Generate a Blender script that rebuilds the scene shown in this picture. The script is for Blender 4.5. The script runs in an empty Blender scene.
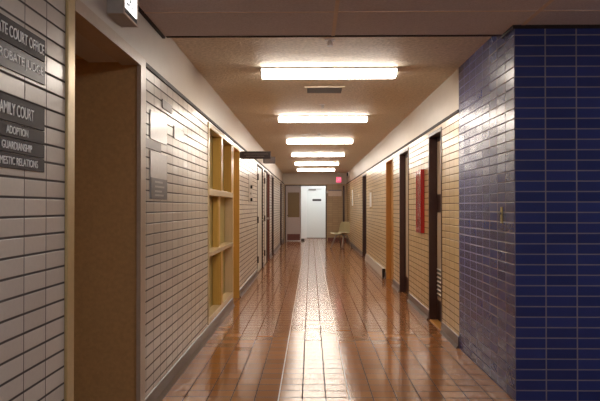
import bpy, bmesh, math, random
from mathutils import Vector, Matrix
random.seed(4)
S = bpy.context.scene
C = S.collection
EYE = 1.26
XL, XR, XP = -1.0, 1.32, -1.03      # left brick face, right face, left plaster face
ZT = 2.106                          # top of the brickwork
ZC = EYE + 1.245                    # corridor ceiling
ZD = EYE + 1.18                     # dropped ceiling
YD = 4.55                           # edge of the dropped ceiling
YE = 24.4                           # end wall
YB0, YB1 = 4.30, 5.91               # blue block

# ------------------------------------------------------------------ materials
def newmat(name):
    m = bpy.data.materials.new(name); m.use_nodes = True
    nt = m.node_tree; b = nt.nodes['Principled BSDF']
    return m, nt, b
def N(nt, typ, **kw):
    n = nt.nodes.new(typ)
    for k, v in kw.items(): setattr(n, k, v)
    return n
def L(nt, a, b): nt.links.new(a, b)
def val(nt, op, a, b=None, c=None):
    n = N(nt, 'ShaderNodeMath', operation=op)
    for i, x in enumerate((a, b, c)):
        if x is None: continue
        if isinstance(x, (int, float)): n.inputs[i].default_value = x
        else: L(nt, x, n.inputs[i])
    return n.outputs[0]
def mixc(nt, f, a, b):
    n = N(nt, 'ShaderNodeMix', data_type='RGBA')
    if isinstance(f, (int, float)): n.inputs[0].default_value = f
    else: L(nt, f, n.inputs[0])
    for i, x in ((6, a), (7, b)):
        if isinstance(x, tuple): n.inputs[i].default_value = (*x, 1)
        else: L(nt, x, n.inputs[i])
    return n.outputs[2]
def simple(name, col, rough=.5, metal=0, spec=.5, noise=.06, nscale=30, bump=0, emis=None, es=0):
    m, nt, b = newmat(name)
    tc = N(nt, 'ShaderNodeTexCoord')
    nz = N(nt, 'ShaderNodeTexNoise'); nz.inputs['Scale'].default_value = nscale; nz.inputs['Detail'].default_value = 4
    L(nt, tc.outputs['Object'], nz.inputs['Vector'])
    d = tuple(max(0, c*(1-noise*2)) for c in col); l = tuple(min(1, c*(1+noise*2)) for c in col)
    L(nt, mixc(nt, nz.outputs['Fac'], d, l), b.inputs['Base Color'])
    b.inputs['Roughness'].default_value = rough; b.inputs['Metallic'].default_value = metal
    b.inputs['Specular IOR Level'].default_value = spec
    if bump:
        bp = N(nt, 'ShaderNodeBump'); bp.inputs['Strength'].default_value = bump; bp.inputs['Distance'].default_value = .01
        L(nt, nz.outputs['Fac'], bp.inputs['Height']); L(nt, bp.outputs[0], b.inputs['Normal'])
    if emis:
        b.inputs['Emission Color'].default_value = (*emis, 1); b.inputs['Emission Strength'].default_value = es
    return m
def tiles(name, mode, Lh, Hh, ju, jv, wu, wv, c1, c2, grout, rough, tilt=.01, grain=.08, bumpd=.003, spec=.5, wave=0, gv=None, jb=1):
    """stacked tiles; mode picks the pair of axes; ju, jv joint origins; wu, wv half joint widths"""
    m, nt, b = newmat(name)
    tc = N(nt, 'ShaderNodeTexCoord'); sp = N(nt, 'ShaderNodeSeparateXYZ'); L(nt, tc.outputs['Object'], sp.inputs[0])
    X, Y, Z = sp.outputs
    if mode == 'wall': u = val(nt, 'ADD', X, Y); v = Z
    else: u, v = X, Y
    su = val(nt, 'DIVIDE', val(nt, 'SUBTRACT', u, ju), Lh); sv = val(nt, 'DIVIDE', val(nt, 'SUBTRACT', v, jv), Hh)
    def joint(s, size, w):
        f = val(nt, 'FRACT', s); d = val(nt, 'MULTIPLY', val(nt, 'MINIMUM', f, val(nt, 'SUBTRACT', 1, f)), size)
        mr = N(nt, 'ShaderNodeMapRange'); L(nt, d, mr.inputs[0])
        mr.inputs[1].default_value = w*.6; mr.inputs[2].default_value = w*1.4; mr.inputs[3].default_value = 1; mr.inputs[4].default_value = 0
        return mr.outputs[0]
    a = joint(su, Lh, wu); c = joint(sv, Hh, wv)
    j = val(nt, 'MAXIMUM', a, c)
    cb = N(nt, 'ShaderNodeCombineXYZ'); L(nt, val(nt, 'FLOOR', su), cb.inputs[0]); L(nt, val(nt, 'FLOOR', sv), cb.inputs[1])
    wn = N(nt, 'ShaderNodeTexWhiteNoise'); L(nt, cb.outputs[0], wn.inputs['Vector'])
    nz = N(nt, 'ShaderNodeTexNoise'); nz.inputs['Scale'].default_value = 60; nz.inputs['Detail'].default_value = 5
    L(nt, tc.outputs['Object'], nz.inputs['Vector'])
    t = mixc(nt, wn.outputs['Value'], c1, c2)
    hs = N(nt, 'ShaderNodeHueSaturation'); L(nt, t, hs.inputs['Color'])
    L(nt, val(nt, 'ADD', 1-grain, val(nt, 'MULTIPLY', nz.outputs['Fac'], grain*2)), hs.inputs['Value'])
    col = mixc(nt, a, hs.outputs[0], gv or grout); col = mixc(nt, c, col, grout)
    L(nt, col, b.inputs['Base Color'])
    rr = rough
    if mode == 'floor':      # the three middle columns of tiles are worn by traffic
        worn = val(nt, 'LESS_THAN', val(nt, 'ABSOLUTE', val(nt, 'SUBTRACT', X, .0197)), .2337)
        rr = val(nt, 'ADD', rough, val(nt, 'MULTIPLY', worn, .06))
    L(nt, val(nt, 'ADD', rr, val(nt, 'MULTIPLY', j, .75-rough)), b.inputs['Roughness'])
    L(nt, val(nt, 'MULTIPLY', val(nt, 'SUBTRACT', 1, j), spec), b.inputs['Specular IOR Level'])
    # every tile sits at its own tiny angle
    g = N(nt, 'ShaderNodeNewGeometry')
    sb = N(nt, 'ShaderNodeVectorMath', operation='SUBTRACT'); L(nt, wn.outputs['Color'], sb.inputs[0]); sb.inputs[1].default_value = (.5, .5, .5)
    sc = N(nt, 'ShaderNodeVectorMath', operation='SCALE'); L(nt, sb.outputs[0], sc.inputs[0]); sc.inputs['Scale'].default_value = tilt
    ad = N(nt, 'ShaderNodeVectorMath', operation='ADD'); L(nt, g.outputs['Normal'], ad.inputs[0]); L(nt, sc.outputs[0], ad.inputs[1])
    nm = N(nt, 'ShaderNodeVectorMath', operation='NORMALIZE'); L(nt, ad.outputs[0], nm.inputs[0])
    hgt = val(nt, 'MULTIPLY', val(nt, 'SUBTRACT', 1, j), jb)
    if not jb and not wave: hgt = None
    if wave:
        n2 = N(nt, 'ShaderNodeTexNoise'); n2.inputs['Scale'].default_value = 9; n2.inputs['Detail'].default_value = 2
        L(nt, tc.outputs['Object'], n2.inputs['Vector'])
        hgt = val(nt, 'ADD', hgt, val(nt, 'MULTIPLY', n2.outputs['Fac'], wave))
    if hgt is None:
        L(nt, nm.outputs[0], b.inputs['Normal']); return m
    bp = N(nt, 'ShaderNodeBump'); bp.inputs['Strength'].default_value = .6; bp.inputs['Distance'].default_value = bumpd
    L(nt, hgt, bp.inputs['Height']); L(nt, nm.outputs[0], bp.inputs['Normal']); L(nt, bp.outputs[0], b.inputs['Normal'])
    return m
def wood(name, c1, c2, rough=.35, ax='Z'):
    m, nt, b = newmat(name)
    tc = N(nt, 'ShaderNodeTexCoord'); mp = N(nt, 'ShaderNodeMapping')
    mp.inputs['Scale'].default_value = (14, 14, 1.2) if ax == 'Z' else (14, 1.2, 14)
    L(nt, tc.outputs['Object'], mp.inputs[0])
    nz = N(nt, 'ShaderNodeTexNoise'); nz.inputs['Scale'].default_value = 3; nz.inputs['Detail'].default_value = 6; nz.inputs['Distortion'].default_value = .6
    L(nt, mp.outputs[0], nz.inputs['Vector'])
    L(nt, mixc(nt, nz.outputs['Fac'], c1, c2), b.inputs['Base Color']); b.inputs['Roughness'].default_value = rough
    return m

M = {}
M['cream'] = tiles('cream_glazed_brick', 'wall', .19, .0677, XL+2.665, .0067, .0032, .0042, (.57, .50, .42), (.65, .58, .49), (.10, .085, .075), .28, tilt=.05, gv=(.20, .17, .15))
M['tan'] = tiles('tan_glazed_brick', 'wall', .2, .0677, XR+YB1, .0067, .0030, .0036, (.55, .39, .18), (.62, .45, .22), (.15, .10, .06), .28, tilt=.05, gv=(.24, .16, .09))
M['tanend'] = tiles('brown_tan_end_brick', 'wall', .2, .0677, 0, .0067, .002, .003, (.42, .30, .17), (.48, .35, .20), (.25, .17, .10), .35, tilt=.03)
M['blue'] = tiles('blue_glazed_tile', 'wall', .2, .0677, XR+YB0, .0067, .0038, .0034, (.024, .038, .16), (.033, .051, .21), (.27, .24, .27), .27, tilt=.035)
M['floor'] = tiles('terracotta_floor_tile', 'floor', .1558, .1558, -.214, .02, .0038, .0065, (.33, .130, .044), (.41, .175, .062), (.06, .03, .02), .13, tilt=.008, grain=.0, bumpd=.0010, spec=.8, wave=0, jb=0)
M['plaster'] = simple('cream_plaster', (.62, .55, .47), .45, noise=.03, nscale=8, bump=.05)
M['stipple'] = simple('stippled_ceiling_plaster', (.70, .61, .49), .6, noise=.22, nscale=38, bump=.9)
M['acoustic'] = simple('acoustic_ceiling_board', (.66, .64, .68), .9, noise=.12, nscale=90, bump=.3)
M['tbar'] = simple('ceiling_grid_bar', (.74, .62, .52), .5)
M['darktrim'] = simple('dark_bronze_trim', (.03, .02, .018), .6, spec=.2)
M['base'] = simple('cove_base_rubber', (.11, .08, .072), .35, noise=.1)
M['brass'] = simple('tarnished_gold_frame', (.62, .46, .22), .35, metal=.3)
M['tanmetal'] = simple('tan_painted_metal', (.50, .38, .27), .35)
M['alcove'] = simple('brown_alcove_wall', (.56, .32, .12), .6, noise=.10, nscale=50)
M['yellowwood'] = wood('yellow_varnished_wood', (.52, .31, .06), (.64, .40, .10))
M['palewood'] = wood('pale_varnished_wood', (.62, .47, .27), (.72, .57, .35), .25)
M['orangewood'] = wood('orange_varnished_wood', (.42, .19, .04), (.56, .28, .07))
M['olive'] = simple('olive_panel', (.42, .34, .13), .5, noise=.1, nscale=6)
M['brown'] = simple('dark_brown_paint', (.055, .022, .016), .35, noise=.1)
M['redbrown'] = simple('red_brown_paint', (.16, .045, .03), .35)
M['doorgrey'] = simple('pale_grey_door_paint', (.62, .60, .54), .35)
M['lilac'] = simple('grey_lilac_door_paint', (.50, .43, .42), .4)
M['doorbeige'] = simple('beige_door_panel', (.58, .48, .36), .35)
M['hinge'] = simple('dark_hinge_metal', (.06, .05, .05), .4, metal=.6)
M['chrome'] = simple('brushed_chrome', (.6, .58, .55), .3, metal=.9)
M['whitepaint'] = simple('white_paint', (.80, .81, .80), .5, noise=.01)
M['whitedoor'] = simple('white_door_paint', (.72, .75, .74), .4, noise=.02)
M['black'] = simple('black_plastic', (.015, .014, .015), .35)
M['sign'] = simple('charcoal_sign_plate', (.045, .034, .034), .55, spec=.25)
M['sign2'] = simple('grey_sign_plate', (.11, .10, .105), .4, spec=.35)
M['letter'] = simple('white_lettering', (.92, .91, .88), .4, noise=.01)
M['paper'] = simple('pale_notice', (.62, .60, .58), .25, noise=.08, nscale=40)
M['greyplate'] = simple('grey_plate', (.24, .20, .195), .4, noise=.1, nscale=40)
M['red'] = simple('red_enamel', (.42, .02, .015), .25)
M['glass'] = simple('cabinet_glass', (.46, .14, .12), .06)
M['windowglass'] = simple('dusky_door_glass', (.25, .18, .10), .1)
M['vent'] = simple('grey_vent_metal', (.26, .23, .22), .5)
M['ventframe'] = simple('cream_vent_frame', (.66, .58, .46), .5)
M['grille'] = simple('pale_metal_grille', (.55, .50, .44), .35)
M['housing'] = simple('fixture_housing', (.45, .42, .38), .5)
M['lamp'] = simple('lit_diffuser', (.9, .9, .88), .4, noise=.01, emis=(1, .89, .77), es=10.5)
M['lamp2'] = simple('lobby_lit_diffuser', (.9, .9, .9), .4, noise=.01, emis=(.86, .91, 1), es=7.5)
M['lamp3'] = simple('vestibule_lit_diffuser', (.9, .9, .9), .4, noise=.01, emis=(.97, 1, 1), es=11)
M['exitface'] = simple('lit_exit_face', (.9, .9, .9), .4, noise=.01, emis=(1, 1, 1), es=1.3)
M['exitred'] = simple('lit_red_exit_face', (.8, .1, .15), .4, noise=.01, emis=(1, .08, .20), es=.45)
M['shell'] = simple('olive_chair_shell', (.34, .29, .16), .4)
M['chairleg'] = simple('grey_chair_leg', (.36, .33, .32), .3, metal=.5)

# ------------------------------------------------------------------ geometry helpers
def bx(bm, x0, x1, y0, y1, z0, z1):
    x0, x1 = sorted((x0, x1)); y0, y1 = sorted((y0, y1)); z0, z1 = sorted((z0, z1))
    v = [bm.verts.new(p) for p in ((x0,y0,z0),(x1,y0,z0),(x1,y1,z0),(x0,y1,z0),(x0,y0,z1),(x1,y0,z1),(x1,y1,z1),(x0,y1,z1))]
    for f in ((0,3,2,1),(4,5,6,7),(0,1,5,4),(1,2,6,5),(2,3,7,6),(3,0,4,7)): bm.faces.new([v[i] for i in f])
    return v
def prism(bm, pts, lo, hi, axis='x'):
    def P(p, t): return {'x': (t, p[0], p[1]), 'y': (p[0], t, p[1]), 'z': (p[0], p[1], t)}[axis]
    a = [bm.verts.new(P(p, lo)) for p in pts]; b = [bm.verts.new(P(p, hi)) for p in pts]
    n = len(pts); bm.faces.new(a); bm.faces.new(b[::-1])
    for i in range(n): bm.faces.new((a[i], b[i], b[(i+1) % n], a[(i+1) % n]))
def tube(bm, pts, r, seg=10):
    rings = []
    for i, p in enumerate(pts):
        p = Vector(p)
        d = (Vector(pts[min(i+1, len(pts)-1)]) - Vector(pts[max(i-1, 0)])).normalized()
        s = d.cross(Vector((0, 0, 1))) if abs(d.z) < .95 else d.cross(Vector((0, 1, 0)))
        s.normalize(); t = d.cross(s)
        rings.append([bm.verts.new(p + r*(math.cos(a)*s + math.sin(a)*t)) for a in [2*math.pi*k/seg for k in range(seg)]])
    for a, b in zip(rings, rings[1:]):
        for k in range(seg): bm.faces.new((a[k], a[(k+1) % seg], b[(k+1) % seg], b[k]))
    bm.faces.new(rings[0][::-1]); bm.faces.new(rings[-1])
def disc(bm, c, r0, r1, h, seg=20):   # along z downwards from c
    a = [bm.verts.new((c[0]+r0*math.cos(t), c[1]+r0*math.sin(t), c[2])) for t in [2*math.pi*k/seg for k in range(seg)]]
    b = [bm.verts.new((c[0]+r1*math.cos(t), c[1]+r1*math.sin(t), c[2]-h)) for t in [2*math.pi*k/seg for k in range(seg)]]
    bm.faces.new(a); bm.faces.new(b[::-1])
    for k in range(seg): bm.faces.new((a[k], b[k], b[(k+1) % seg], a[(k+1) % seg]))
def obj(name, bm, mat, parent=None, bevel=0, smooth=False):
    bmesh.ops.recalc_face_normals(bm, faces=bm.faces)
    me = bpy.data.meshes.new(name); bm.to_mesh(me); bm.free(); me.materials.append(M[mat])
    o = bpy.data.objects.new(name, me); C.objects.link(o)
    if smooth:
        for p in me.polygons: p.use_smooth = True
    if bevel:
        md = o.modifiers.new('bevel', 'BEVEL'); md.width = bevel; md.segments = 2; md.limit_method = 'ANGLE'
    if parent:
        o.parent = parent; o.matrix_parent_inverse = Matrix.Translation(-parent.location)
    return o
def box(name, dims, mat, parent=None, bevel=0):
    bm = bmesh.new(); bx(bm, *dims); return obj(name, bm, mat, parent, bevel)
def boxes(name, lst, mat, parent=None, bevel=0):
    bm = bmesh.new()
    for d in lst: bx(bm, *d)
    return obj(name, bm, mat, parent, bevel)
def struct(o): o['kind'] = 'structure'; return o
def tag(o, label, cat, group=None):
    o['label'] = label; o['category'] = cat
    if group: o['group'] = group
    return o
def thing(name, label, cat, loc, group=None):
    o = bpy.data.objects.new(name, None); C.objects.link(o); o.location = loc; o.empty_display_size = .05
    return tag(o, label, cat, group)
def text(name, s, mat, parent, cx, cy, cz, width, height, facing, ext=.0015):
    """facing '+x' : read by someone looking towards -x ; '-y' : read by someone looking towards +y"""
    cu = bpy.data.curves.new(name, 'FONT'); cu.body = s; cu.extrude = .01; cu.align_x = 'CENTER'; cu.offset = .0
    t = bpy.data.objects.new(name, cu); C.objects.link(t)
    dg = bpy.context.evaluated_depsgraph_get(); me = bpy.data.meshes.new_from_object(t.evaluated_get(dg))
    bpy.data.objects.remove(t); bpy.data.curves.remove(cu)
    xs = [v.co.x for v in me.vertices]; ys = [v.co.y for v in me.vertices]
    x0, x1, y0, y1 = min(xs), max(xs), min(ys), max(ys)
    for v in me.vertices:
        a = ((v.co.x-x0)/(x1-x0)-.5)*width; b = ((v.co.y-y0)/(y1-y0)-.5)*height; e = v.co.z/.01*ext
        if facing == '+x': v.co = (cx+e, cy+a, cz+b)
        elif facing == '-x': v.co = (cx-e, cy-a, cz+b)
        else: v.co = (cx+a, cy-e, cz+b)
    me.materials.clear(); me.materials.append(M[mat]); me.name = name
    o = bpy.data.objects.new(name, me); C.objects.link(o)
    o.parent = parent; o.matrix_parent_inverse = Matrix.Translation(-parent.location)
    return o

# ------------------------------------------------------------------ shell
XO = 4.6; YK = -3.2; YV = YE+2.2
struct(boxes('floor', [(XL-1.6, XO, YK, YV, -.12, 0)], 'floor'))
struct(box('ceiling', (XL-.3, XR+.3, YD, YE+.12, ZC, ZC+.1), 'stipple'))
struct(box('ceiling.001', (XL-.3, XO, YK, YD, ZD, ZD+.12), 'acoustic'))
WT = .3
def wall(name, side, openings, y0, y1, mat):
    """brick wall with openings (ya, yb, z0, z1)"""
    x0, x1 = (XL-WT, XL) if side == 'L' else (XR, XR+WT)
    bm = bmesh.new(); y = y0
    for a, b, z0, z1 in sorted(openings):
        bx(bm, x0, x1, y, a, 0, ZT)
        if z1 < ZT: bx(bm, x0, x1, a, b, z1, ZT)
        if z0 > 0: bx(bm, x0, x1, a, b, 0, z0)
        y = b
    bx(bm, x0, x1, y, y1, 0, ZT)
    return struct(obj(name, bm, mat))
DH = 2.07
LD = [(8.42, 9.17), (12.25, 13.62), (14.05, 15.05), (15.10, 15.85), (16.75, 17.6), (21.3, 22.4)]
RD = [(6.67, 7.41), (8.93, 9.84), (10.62, 11.6), (15.75, 16.9)]
wall('wall_left', 'L', [(2.665, 3.93, 0, ZT), (6.37, 8.40, .12, 2.085)] + [(a, b, 0, DH) for a, b in LD], YK, YE, 'cream')
wall('wall_right', 'R', [(a, b, 0, DH) for a, b in RD], YB1, YE, 'tan')
struct(box('wall_left.001', (XL-WT, XP, YK, YE, ZT, ZC+.05), 'plaster'))
struct(box('wall_right.001', (XR+.004, XR+WT, YB1, YE, ZT, ZC+.05), 'plaster'))
struct(box('wall_right.002', (XR, XO, YB0, YB1, 0, ZC+.05), 'blue'))
struct(box('wall_back', (XL-WT, XO+.1, YK-.1, YK, 0, ZD), 'plaster'))
struct(box('wall_lobby', (XO, XO+.1, YK, YB0, 0, ZD), 'plaster'))
# dark cap strip along the top of the brickwork
struct(boxes('trim_1', [(XL-.03, XL+.008, 3.935, YE, ZT, ZT+.026), (XL-.03, XL+.008, YK, 2.665, ZT, ZT+.020)], 'darktrim'))
struct(boxes('trim_2', [(XR-.008, XR+.01, YB1, YE, ZT, ZT+.026)], 'darktrim'))
struct(boxes('trim_3', [(XR-.012, XO, YB0-.012, YB0, ZD-.022, ZD), (XR-.012, XR, YB0, YD, ZD-.022, ZD)], 'darktrim'))
struct(boxes('trim_4', [(XL+.0, XR, YD-.02, YD+.006, ZD-.006, ZD)], 'darktrim'))
struct(boxes('trim_5', [(XP, XP+.02, YK, YD, ZD-.012, ZD)], 'darktrim'))
# T bars of the dropped ceiling
tb = []
for k in range(-1, 4):
    x = .152+1.22*k
    if XP < x < XO: tb.append((x-.012, x+.012, YK, YD if x < XR else YB0-.02, ZD-.004, ZD))
for k in range(12):
    y = 3.98-.61*k
    tb.append((XP, XO, y-.006, y+.006, ZD-.003, ZD))
struct(boxes('trim_6', tb, 'tbar'))
# cove base
def base(name, side, gaps, y0, y1):
    s = 1 if side == 'L' else -1; X = XL if side == 'L' else XR
    bm = bmesh.new(); y = y0
    segs = []
    for a, b in sorted(gaps): segs.append((y, a)); y = b
    segs.append((y, y1))
    for a, b in segs:
        prism(bm, [(X-s*.001, 0), (X+s*.030, 0), (X+s*.022, .010), (X+s*.010, .028), (X+s*.008, .105), (X-s*.001, .11)], a, b, 'y')
    return struct(obj(name, bm, 'base'))
base('baseboard_left', 'L', [(2.665, 3.93)]+LD, YK, YE)
base('baseboard_right', 'R', RD+[(11.8, 15.6)], YB1+.002, YE)

# pale strips that paint glancing highlights onto two long floor joints
struct(boxes('joint_highlight', [(x-.0035, x+.0035, YD-3, YE-.05, 0, .0006) for x in (-.214, .2534)], 'grille'))
# end wall : opening for the double door, x -.96..+.58
ex0, ex1, eh = -.96, .58, DH
struct(boxes('wall_end', [(XL, ex0, YE, YE+.12, 0, ZT), (ex1, XR, YE, YE+.12, 0, ZT), (ex0, ex1, YE, YE+.12, eh, ZT)], 'tanend'))
struct(box('wall_end.001', (XL-.2, XR+.2, YE, YE+.12, ZT, ZC+.05), 'plaster'))
struct(box('baseboard_end', (ex1+.04, XR-.02, YE-.014, YE, 0, .13), 'redbrown'))
struct(box('trim_7', (1.17, 1.24, YE-.03, YE, .10, 2.05), 'brown'))
# white vestibule beyond
struct(boxes('wall_vestibule', [(XL-.2, XL-.1, YE+.12, YV, 0, ZC), (XR+.1, XR+.2, YE+.12, YV, 0, ZC), (XL-.2, XR+.2, YV, YV+.1, 0, ZC)], 'whitepaint'))
struct(box('ceiling.002', (XL-.2, XR+.2, YE+.12, YV+.1, ZC, ZC+.1), 'whitepaint'))

# ------------------------------------------------------------------ tall alcove in the near left wall
a0, a1, ah = 2.745, 3.815, 2.085
struct(boxes('wall_alcove', [(XL-1.3, XL-.05, 3.83, 3.93, 0, 2.20), (XL-.05, XL-.012, 3.83, 3.93, 0, 2.105), (XL-1.4, XL-1.3, 2.6, 3.93, 0, 2.20), (XL-1.3, XL-WT, 2.6, 2.665, 0, 2.20)], 'alcove'))
struct(box('ceiling.003', (XL-1.3, XL-.1, 2.665, 3.83, 2.125, 2.2), 'alcove'))
o = struct(boxes('trim_8', [(XL-.012, XL+.012, 3.815, 3.93, 0, 2.145), (XL-.10, XL+.012, a0, 3.815, ah, 2.145)], 'tanmetal'))
o = struct(boxes('trim_9', [(XL-.10, XL+.012, 2.665, a0, 0, 2.145)], 'brass', bevel=.004))

# ------------------------------------------------------------------ doors
def door(n, side, y0, y1, frame, leaf, recess=.08, extra=None, hinges=False, knob=True):
    s = -1 if side == 'L' else 1; X = XL if side == 'L' else XR
    f = .035
    xl = X+s*recess
    lf = box('door_%d' % n, (xl, xl+s*.045, y0+f, y1-f, .008, DH-f), leaf); struct(lf)
    boxes('door_frame', [(X-s*.006, X+s*.13, y0, y0+f, 0, DH), (X-s*.006, X+s*.13, y1-f, y1, 0, DH), (X-s*.006, X+s*.13, y0+f, y1-f, DH-f, DH)], frame, lf, .003)
    if knob:
        bm = bmesh.new(); ky = y0+f+.09 if not hinges else y1-f-.09
        tube(bm, [(xl, ky, 1.0), (xl-s*.045, ky, 1.0)], .011); tube(bm, [(xl-s*.03, ky, 1.0), (xl-s*.036, ky, 1.0), (xl-s*.055, ky, 1.0)], .026)
        obj('door_handle', bm, 'chrome', lf)
    if hinges:
        for z in (.28, 1.02, 1.82):
            bm = bmesh.new(); tube(bm, [(X-s*.012, y0+f*.5, z-.06), (X-s*.012, y0+f*.5, z+.06)], .016); bx(bm, X-s*.014, X-s*.004, y0, y0+f*1.6, z-.055, z+.055)
            obj('hinge', bm, 'hinge', lf)
    return lf, xl, s
door(1, 'L', *LD[0], 'yellowwood', 'yellowwood', .08)
door(2, 'L', *LD[1], 'darktrim', 'doorgrey', .015, hinges=True)
door(3, 'L', *LD[2], 'darktrim', 'doorgrey', .015, hinges=True)
door(4, 'L', *LD[3], 'redbrown', 'redbrown', .08)
door(5, 'L', *LD[4], 'brown', 'brown', .08)
door(6, 'L', *LD[5], 'brown', 'brown', .08)
d, xl, s = door(7, 'R', *RD[0], 'brown', 'brown', .085, knob=False)
box('upper_panel', (xl, xl-.004, 6.73, 7.35, 1.40, 1.98), 'doorbeige', d)
box('lower_panel', (xl, xl-.004, 6.73, 7.35, .24, 1.20), 'doorbeige', d)
boxes('louver', [(xl-.004, xl-.010, 6.80, 7.33, .28+.045*k, .300+.045*k) for k in range(7)], 'black', d)
boxes('louver_blade', [(xl-.004, xl-.014, 6.80, 7.33, .302+.045*k, .312+.045*k) for k in range(7)], 'letter', d)
bm = bmesh.new(); tube(bm, [(xl, 6.80, 1.68), (xl-.03, 6.80, 1.68)], .02); obj('door_knocker', bm, 'hinge', d)
bm = bmesh.new(); tube(bm, [(xl, 6.82, 1.30), (xl-.05, 6.82, 1.30)], .026); obj('door_handle', bm, 'hinge', d)
d, xl, s = door(8, 'R', *RD[1], 'brown', 'brown', .08, knob=False)
box('door_panel', (xl, xl-.004, 9.0, 9.75, .24, 1.98), 'doorbeige', d)
bm = bmesh.new(); tube(bm, [(xl, 9.03, 1.0), (xl-.05, 9.03, 1.0)], .026); obj('door_handle', bm, 'hinge', d)
door(9, 'R', *RD[2], 'orangewood', 'orangewood', .075)
door(10, 'R', *RD[3], 'brown', 'brown', .08)
struct(box('trim_10', (XR+.0, XR+.085, 6.71, 7.37, 0, .012), 'orangewood'))

# end double door
bmf = [(ex0, ex0+.035, YE-.012, YE+.12, 0, eh), (ex1-.04, ex1, YE-.012, YE+.12, 0, eh), (ex0+.035, ex1-.04, YE-.012, YE+.12, eh-.035, eh)]
lf = struct(boxes('door_11', [(-.92, -.86, YE+.02, YE+.065, .01, 2.03), (-.43, -.37, YE+.02, YE+.065, .01, 2.03), (-.86, -.43, YE+.02, YE+.065, .01, .88), (-.86, -.43, YE+.02, YE+.065, 1.80, 2.03)], 'lilac'))
boxes('door_frame', bmf, 'brown', lf, .003)
box('door_pane', (-.86, -.43, YE+.035, YE+.045, .88, 1.80), 'windowglass', lf)
box('kick_plate', (-.88, -.41, YE+.012, YE+.02, .03, .26), 'redbrown', lf)
bm = bmesh.new(); tube(bm, [(-.885, YE+.02, .95), (-.885, YE-.03, .95), (-.82, YE-.03, .95)], .011); obj('door_handle', bm, 'hinge', lf)
# vestibule door
vd = struct(box('door_12', (-.17, .62, YV-.03, YV, .03, 2.06), 'whitedoor'))
boxes('door_frame', [(-.22, -.17, YV-.04, YV, 0, 2.1), (.62, .67, YV-.04, YV, 0, 2.1), (-.17, .62, YV-.04, YV, 2.06, 2.1)], 'whitepaint', vd)
box('threshold', (-.17, .62, YV-.05, YV, 0, .03), 'greyplate', vd)
boxes('door_closer', [(-.10, .20, YV-.08, YV-.03, 1.93, 1.99), (.1, .42, YV-.10, YV-.08, 1.975, 1.99)], 'vent', vd, .004)
sg = tag(box('door_sign', (.06, .41, YV-.036, YV-.030, 1.50, 1.58), 'black', None, .001), 'small black sign strip on the white door beyond the end doorway', 'sign')
ds = thing('doorstop', 'small black doorstop on floor at left side of the lit doorway', 'doorstop', (-.30, YE+.2, 0))
bm = bmesh.new(); prism(bm, [(YE+.16, 0), (YE+.28, 0), (YE+.28, .02), (YE+.16, .07)], -.36, -.24, 'x'); obj('wedge', bm, 'black', ds)
bm = bmesh.new(); tube(bm, [(-.30, YE+.18, .0611), (-.30, YE+.18, .09)], .012); obj('stud', bm, 'hinge', ds)

# ------------------------------------------------------------------ wooden built-in screen on the left wall
u0, u1, uz0, uz1 = 6.37, 8.40, .12, 2.085
w = thing('wooden_screen', 'built-in wooden screen with open compartments and a mid rail in the left brick wall', 'built-in screen', (XL, (u0+u1)/2, .12))
fx0, fx1 = XL-.09, XL+.010
boxes('frame', [(fx0, fx1, u0, u0+.05, uz0, uz1), (fx0, fx1, u1-.05, u1, uz0, uz1), (fx0, fx1, u0+.05, u1-.05, uz1-.05, uz1), (fx0, fx1, u0+.05, u1-.05, uz0, uz0+.06)], 'palewood', w, .003)
box('back_panel', (XL-.11, XL-.09, u0, u1, uz0, uz1), 'olive', w)
for z0, z1 in ((1.375, 1.44), (.77, .815)):
    box('rail', (fx0, fx1+.001, u0+.05, u1-.05, z0, z1), 'palewood', w, .003)
for z0, z1 in ((1.44, uz1-.05), (.815, 1.375), (uz0+.06, .77)):
    for y in (7.29,):
        xx = fx1 if z0 != .815 else XL-.02
        box('mullion', (fx0, xx-.002, y, y+.13, z0, z1), 'yellowwood', w, .003)
box('mullion', (fx0, fx1-.002, u1-.19, u1-.05, 1.44, uz1-.05), 'yellowwood', w, .003)
# yellow liners of the compartments (deep reveals)
boxes('reveal', [(fx0+.005, fx1-.015, 7.278, 7.29, uz0+.06, .77), (fx0+.005, fx1-.015, 7.278, 7.29, 1.44, uz1-.05), (fx0+.005, XL-.03, 7.278, 7.29, .815, 1.375)], 'yellowwood', w)

# ------------------------------------------------------------------ signs on the near left wall
def plaque(name, label, y0, y1, z0, z1, mat, cat='sign', grp=None):
    t = thing(name, label, cat, (XL, (y0+y1)/2, z0), grp)
    box('plate', (XL-.0005, XL+.006, y0, y1, z0, z1), mat, t, .001)
    return t
YS = 2.448
t = plaque('wall_sign', 'upper dark wall sign reading PROBATE COURT OFFICE in white capitals', 1.93, YS, EYE+.541, EYE+.622, 'sign')
text('lettering', 'PROBATE COURT OFFICE', 'letter', t, XL+.0065, 2.200, EYE+.582, .465, .038, '+x')
t = plaque('wall_sign', 'greyer wall sign reading PROBATE JUDGE just below the court office sign', 1.93, YS, EYE+.455, EYE+.537, 'sign2')
text('lettering', 'PROBATE JUDGE', 'letter', t, XL+.0065, 2.240, EYE+.496, .37, .040, '+x')
t = thing('directory_sign', 'dark four-row directory sign reading FAMILY COURT, ADOPTION, GUARDIANSHIP, DOMESTIC RELATIONS', 'sign', (XL, 2.2, EYE+.129))
rows = [(.283, .3675, 'FAMILY COURT', 2.207, .275, .040), (.232, .280, 'ADOPTION', 2.216, .165, .026), (.181, .229, 'GUARDIANSHIP', 2.216, .228, .026), (.129, .178, 'DOMESTIC RELATIONS', 2.208, .345, .026)]
for z0, z1, s_, cy, wd, ht in rows:
    p = box('sign_strip', (XL-.0005, XL+.006, 1.93, YS-.003, EYE+z0, EYE+z1), 'sign', t, .001)
    text('lettering', s_, 'letter', t, XL+.0065, cy, EYE+(z0+z1)/2, wd, ht, '+x')
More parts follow.
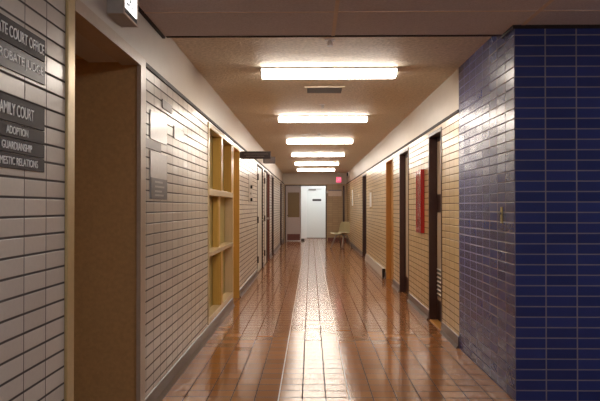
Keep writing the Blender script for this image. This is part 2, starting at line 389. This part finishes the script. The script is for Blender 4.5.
# notices further along
plaque('wall_plaque', 'short dark grey plaque highest on the left bricks past the alcove', 4.40, 4.70, EYE+.665, EYE+.725, 'greyplate', 'plaque')
plaque('wall_notice', 'white notice panel on left bricks above the narrow grey strip', 4.07, 4.54, EYE+.425, EYE+.605, 'paper', 'notice')
plaque('wall_notice', 'small pale notice on left bricks to the right of the white panel', 4.78, 5.15, EYE+.50, EYE+.595, 'paper', 'notice')
plaque('wall_plaque', 'narrow brown-grey strip on left bricks between two stacked panels', 3.95, 4.36, EYE+.36, EYE+.418, 'greyplate', 'plaque')
t = plaque('wall_directory', 'tall directory panel on left bricks, pale above and dark at its foot', 4.07, 4.54, EYE+.05, EYE+.352, 'paper', 'sign')
box('dark_section', (XL+.006, XL+.009, 4.075, 4.535, EYE+.052, EYE+.185), 'sign2', t)
boxes('text_row', [(XL+.009, XL+.010, 4.17, 4.17+w_, EYE+z, EYE+z+.012) for z, w_ in ((.155, .22), (.125, .27), (.095, .2), (.07, .25))], 'paper', t)

# metal panel with knobs
t = plaque('metal_panel', 'pale narrow metal panel with dark knobs on left bricks before the grey doors', 10.55, 11.2, EYE+.08, EYE+.53, 'grille', 'panel')
for y, z in ((10.85, EYE+.33), (10.85, EYE+.12)):
    bm = bmesh.new(); tube(bm, [(XL+.006, y, z), (XL+.035, y, z)], .028); obj('knob', bm, 'black', t)
bm = bmesh.new(); tube(bm, [(XL+.006, 10.85, EYE+.225), (XL+.02, 10.85, EYE+.225)], .02); obj('push_button', bm, 'chrome', t)

# projecting signs
def blade(label, y, x1, z0, z1, mat):
    t = thing('hanging_sign', label, 'sign', (XL, y, z0))
    box('panel', (XL+.02, x1, y, y+.03, z0, z1), mat, t, .003)
    box('bracket', (XL-.001, XL+.02, y-.005, y+.035, z0+.01, z1-.01), 'hinge', t)
    boxes('text_row', [(XL+.06, x1-.04, y-.001, y, z0+(z1-z0)*.62, z0+(z1-z0)*.66), (XL+.09, x1-.09, y-.001, y, z0+(z1-z0)*.33, z0+(z1-z0)*.37)], 'greyplate', t)
    return t
blade('nearer black sign panel jutting from the left wall beside the yellow door', 9.22, XL+.435, EYE+.675, EYE+.78, 'sign')
blade('farther brown sign panel jutting from the left wall above the grey doors', 13.8, XL+.25, EYE+.91, EYE+1.05, 'greyplate')

# ------------------------------------------------------------------ exit signs
t = thing('exit_sign', 'box exit sign with white lit face mounted on plaster above the alcove', 'exit sign', (XP, 3.43, EYE+.98))
box('housing', (XP, XP+.085, 3.30, 3.56, EYE+.975, EYE+1.165), 'housing', t, .004)
boxes('face_frame', [(XP+.085, XP+.091, 3.30, 3.56, EYE+.975, EYE+.985), (XP+.085, XP+.091, 3.30, 3.56, EYE+1.155, EYE+1.165), (XP+.085, XP+.091, 3.30, 3.31, EYE+.985, EYE+1.155), (XP+.085, XP+.091, 3.55, 3.56, EYE+.985, EYE+1.155)], 'tbar', t)
box('black_surround', (XP+.085, XP+.087, 3.31, 3.55, EYE+.985, EYE+1.155), 'black', t)
box('lit_panel', (XP+.087, XP+.089, 3.32, 3.54, EYE+1.015, EYE+1.14), 'exitface', t)
text('lettering', 'EXIT', 'black', t, XP+.0895, 3.43, EYE+1.078, .17, .085, '+x')
t = thing('exit_sign', 'small red lit exit sign at far end under the ceiling', 'exit sign', (.98, 23.0, ZC-.30))
box('housing', (.88, 1.05, 23.0, 23.05, ZC-.385, ZC-.205), 'exitred', t, .004)
box('stem', (.955, .975, 23.015, 23.035, ZC-.205, ZC), 'housing', t)
text('lettering', 'EXIT', 'letter', t, .965, 22.999, ZC-.295, .13, .09, '-y')

# ------------------------------------------------------------------ fluorescent fixtures
def fixture(y, label, lamp='lamp', x=.16, zc=ZC, g='fluorescent ceiling fixtures'):
    t = thing('ceiling_light', label, 'ceiling light', (x, y, zc), g)
    hw = .60
    boxes('housing', [(x-hw-.012, x+hw+.012, y-.10, y+.10, zc-.018, zc), (x-hw-.012, x-hw, y-.095, y+.095, zc-.07, zc-.018), (x+hw, x+hw+.012, y-.095, y+.095, zc-.07, zc-.018)], 'housing', t, .002)
    bm = bmesh.new(); prism(bm, [(y-.095, zc-.018), (y-.092, zc-.055), (y-.075, zc-.073), (y+.075, zc-.073), (y+.092, zc-.055), (y+.095, zc-.018)], x-hw, x+hw, 'x')
    obj('diffuser', bm, lamp, t)
    return t
names = ['nearest and largest fluorescent fixture on the corridor ceiling', 'second fluorescent fixture on corridor ceiling, just past the ceiling vent',
         'third fluorescent fixture from the camera on corridor ceiling', 'fourth fluorescent fixture from the camera on corridor ceiling',
         'fifth fluorescent fixture, next to last along the corridor ceiling', 'farthest and smallest fluorescent fixture, by the end doorway']
for k, nm in enumerate(names): fixture(5.95+3.1*k, nm)
fixture(1.3, 'lobby ceiling fixture above the camera', 'lamp2', .76, ZD, None)
fixture(3.3, 'lobby ceiling fixture right of the camera before the blue wall', 'lamp2', 3.9, ZD, None)
fixture(-1.5, 'lobby ceiling fixture behind the camera', 'lamp2', .76, ZD, None)
fixture(YE+1.1, 'fixture lighting the white room beyond the end doorway', 'lamp3', .3, ZC, None)

# ------------------------------------------------------------------ ceiling vent and sprinklers
t = thing('ceiling_vent', 'grey ceiling vent in cream frame between the first two fixtures', 'vent', (.143, 7.0, ZC))
boxes('frame', [(-.065, .35, 6.80, 6.83, ZC-.012, ZC), (-.065, .35, 7.16, 7.19, ZC-.012, ZC), (-.065, -.04, 6.83, 7.16, ZC-.012, ZC), (.325, .35, 6.83, 7.16, ZC-.012, ZC)], 'ventframe', t, .002)
box('backing', (-.04, .325, 6.83, 7.16, ZC-.002, ZC), 'vent', t)
boxes('vane', [(-.04, .325, 6.86+.045*k, 6.865+.045*k, ZC-.011, ZC-.002) for k in range(7)], 'vent', t)
def sprinkler(y, label, x=.14):
    t = thing('sprinkler_head', label, 'sprinkler', (x, y, ZC), 'sprinkler heads')
    bm = bmesh.new(); disc(bm, (x, y, ZC), .04, .03, .008); obj('escutcheon', bm, 'letter', t)
    bm = bmesh.new(); disc(bm, (x, y, ZC-.008), .012, .010, .03)
    for sx in (-1, 1): tube(bm, [(x+sx*.012, y, ZC-.014), (x+sx*.02, y, ZC-.03), (x+sx*.006, y, ZC-.045)], .003, 6)
    obj('sprinkler_frame', bm, 'chrome', t)
    bm = bmesh.new(); disc(bm, (x, y, ZC-.045), .022, .022, .003); obj('deflector', bm, 'chrome', t)
sprinkler(4.90, 'sprinkler head at the edge of the dropped ceiling'); sprinkler(8.0, 'sprinkler head between ceiling vent and second fixture'); sprinkler(11.1, 'sprinkler head just before the third fixture')

# ------------------------------------------------------------------ right wall things
t = thing('fire_cabinet', 'red fire extinguisher cabinet on tan bricks between two brown doors', 'fire cabinet', (XR, 7.8, .96))
boxes('cabinet_body', [(XR-.035, XR+.001, 7.70, 8.06, .955, 1.70)], 'red', t, .004)
boxes('door_rim', [(XR-.045, XR-.035, 7.70, 8.06, .955, 1.01), (XR-.045, XR-.035, 7.70, 8.06, 1.645, 1.70), (XR-.045, XR-.035, 7.70, 7.755, 1.01, 1.645), (XR-.045, XR-.035, 8.005, 8.06, 1.01, 1.645)], 'red', t, .002)
box('glass_pane', (XR-.039, XR-.035, 7.755, 8.005, 1.01, 1.645), 'glass', t)
bm = bmesh.new(); tube(bm, [(XR-.045, 7.73, 1.05), (XR-.065, 7.73, 1.05), (XR-.065, 7.73, 1.13), (XR-.045, 7.73, 1.13)], .006); obj('pull_handle', bm, 'redbrown', t)
t = thing('wall_bracket', 'small tarnished metal plate on the side of the blue tiled wall', 'bracket', (XR, 4.58, EYE-.11))
box('plate', (XR-.006, XR+.0005, 4.565, 4.605, EYE-.112, EYE+.0), 'olive', t, .001)
bm = bmesh.new(); tube(bm, [(XR-.006, 4.585, EYE-.045), (XR-.014, 4.585, EYE-.045)], .008); obj('screw', bm, 'black', t)
t = thing('baseboard_grille', 'long pale metal grille at floor along right wall beside the orange door', 'grille', (XR, 13.7, 0))
bm = bmesh.new(); prism(bm, [(XR+.001, 0), (XR-.05, 0), (XR-.05, .05), (XR-.03, .155), (XR+.001, .16)], 11.8, 15.6, 'y'); obj('casing', bm, 'grille', t)
boxes('slot', [(XR-.0525, XR-.048, 11.9+.25*k, 12.1+.25*k, .012, .020) for k in range(14)], 'vent', t)
box('end_cap', (XR-.053, XR+.0, 11.77, 11.80, 0, .162), 'darktrim', t)
t = thing('wall_notice', 'slim pale notice frame on right bricks just past the orange door', 'notice', (XR, 14.6, 1.4))
box('plate', (XR-.015, XR+.0005, 14.2, 14.75, 1.22, 1.62), 'palewood', t, .002)
box('sheet', (XR-.017, XR-.015, 14.25, 14.7, 1.26, 1.58), 'letter', t)
t = thing('wall_notice', 'farther tall pale notice strip on right wall before the chair', 'notice', (XR, 20.6, 1.3))
box('plate', (XR-.02, XR+.0005, 20.3, 21.0, 1.25, 1.85), 'palewood', t, .002)
box('sheet', (XR-.022, XR-.02, 20.35, 20.95, 1.30, 1.80), 'letter', t)
t = thing('wall_horn', 'small black alarm horn high on right plaster near far end', 'alarm', (XR, 22.9, 2.32))
box('back_box', (XR-.035, XR+.0045, 22.82, 22.98, 2.32, 2.47), 'letter', t, .004)
bm = bmesh.new(); tube(bm, [(XR-.035, 22.9, 2.395), (XR-.08, 22.9, 2.395)], .06, 16); obj('horn', bm, 'black', t)
t = thing('end_notice', 'pale horizontal notice band on end wall right of the lit doorway', 'notice', (.87, YE, 1.67))
box('board', (.64, 1.13, YE-.012, YE+.0005, 1.66, 1.90), 'tbar', t, .002)
boxes('header_strip', [(.64, 1.13, YE-.014, YE-.012, 1.85, 1.895)], 'greyplate', t)
t = thing('light_switch', 'tiny white switch plate right of the end doorway frame', 'switch', (.6, YE, 1.8))
box('plate', (.583, .632, YE-.006, YE+.0005, 1.77, 1.86), 'letter', t, .001)
box('toggle', (.603, .612, YE-.014, YE-.006, 1.80, 1.83), 'letter', t)

# ------------------------------------------------------------------ the chair at the far end
t = thing('shell_chair', 'olive plastic shell chair with grey tube legs against right wall at far end', 'chair', (.93, 20.2, 0))
bm = bmesh.new()
cx, cy = .93, 20.2
prof = [(-.27, .425), (-.25, .45), (-.18, .452), (-.05, .435), (.08, .43), (.15, .455), (.185, .52), (.21, .60), (.235, .70), (.25, .78), (.262, .80)]
nw = 8; grid = []
for px, pz in prof:
    row = []
    for k in range(nw+1):
        a = k/nw*2-1
        wdt = .23 if pz < .5 else .23-.05*(pz-.5)/.3
        up = .035*a**4 if pz < .47 else 0
        fw = -.05*a**2 if pz >= .47 else 0
        row.append(bm.verts.new((cx+px+fw, cy+a*wdt, pz+up)))
    grid.append(row)
for a, b in zip(grid, grid[1:]):
    for k in range(nw): bm.faces.new((a[k], a[k+1], b[k+1], b[k]))
sh = obj('seat_shell', bm, 'shell', t, smooth=True)
md = sh.modifiers.new('solid', 'SOLIDIFY'); md.thickness = .012; md.offset = -1
md = sh.modifiers.new('sub', 'SUBSURF'); md.levels = md.render_levels = 1
for sx, sy in ((-1, -1), (-1, 1), (1, -1), (1, 1)):
    bm = bmesh.new(); tube(bm, [(cx+sx*.03, cy+sy*.10, .415), (cx+sx*.09, cy+sy*.15, .38), (cx+sx*.24, cy+sy*.22, .012)], .023)
    lg = obj('leg', bm, 'chairleg', t, smooth=True)
    bm = bmesh.new(); disc(bm, (cx+sx*.24, cy+sy*.22, .02), .018, .018, .02, 12); obj('foot_cap', bm, 'black', lg)
boxes('seat_mount', [(cx-.13, cx+.13, cy-.12, cy+.12, .405, .425)], 'chairleg', t, .004)

for ob in [c for c in t.children_recursive]:        # turn the chair to face back down the corridor
    ob.data.transform(Matrix.Translation((cx, cy, 0)) @ Matrix.Rotation(math.radians(48), 4, 'Z') @ Matrix.Translation((-cx, -cy, 0)))
# ------------------------------------------------------------------ world, camera
w = bpy.data.worlds.new('world'); S.world = w; w.use_nodes = True
w.node_tree.nodes['Background'].inputs[0].default_value = (.5, .5, .55, 1); w.node_tree.nodes['Background'].inputs[1].default_value = .02
cam = bpy.data.cameras.new('camera'); co = bpy.data.objects.new('camera', cam); C.objects.link(co)
co.location = (0, 0, EYE); cam.sensor_width = 36; cam.lens = 660/600*36; cam.clip_start = .05
co.rotation_euler = (math.radians(90)+math.atan(6.5/660), 0, math.atan(11/660))
S.camera = co
S.view_settings.view_transform = 'Standard'; S.view_settings.look = 'None'; S.view_settings.gamma = 1
S.cycles.denoising_prefilter = 'NONE'
S.view_settings.exposure = 1.55
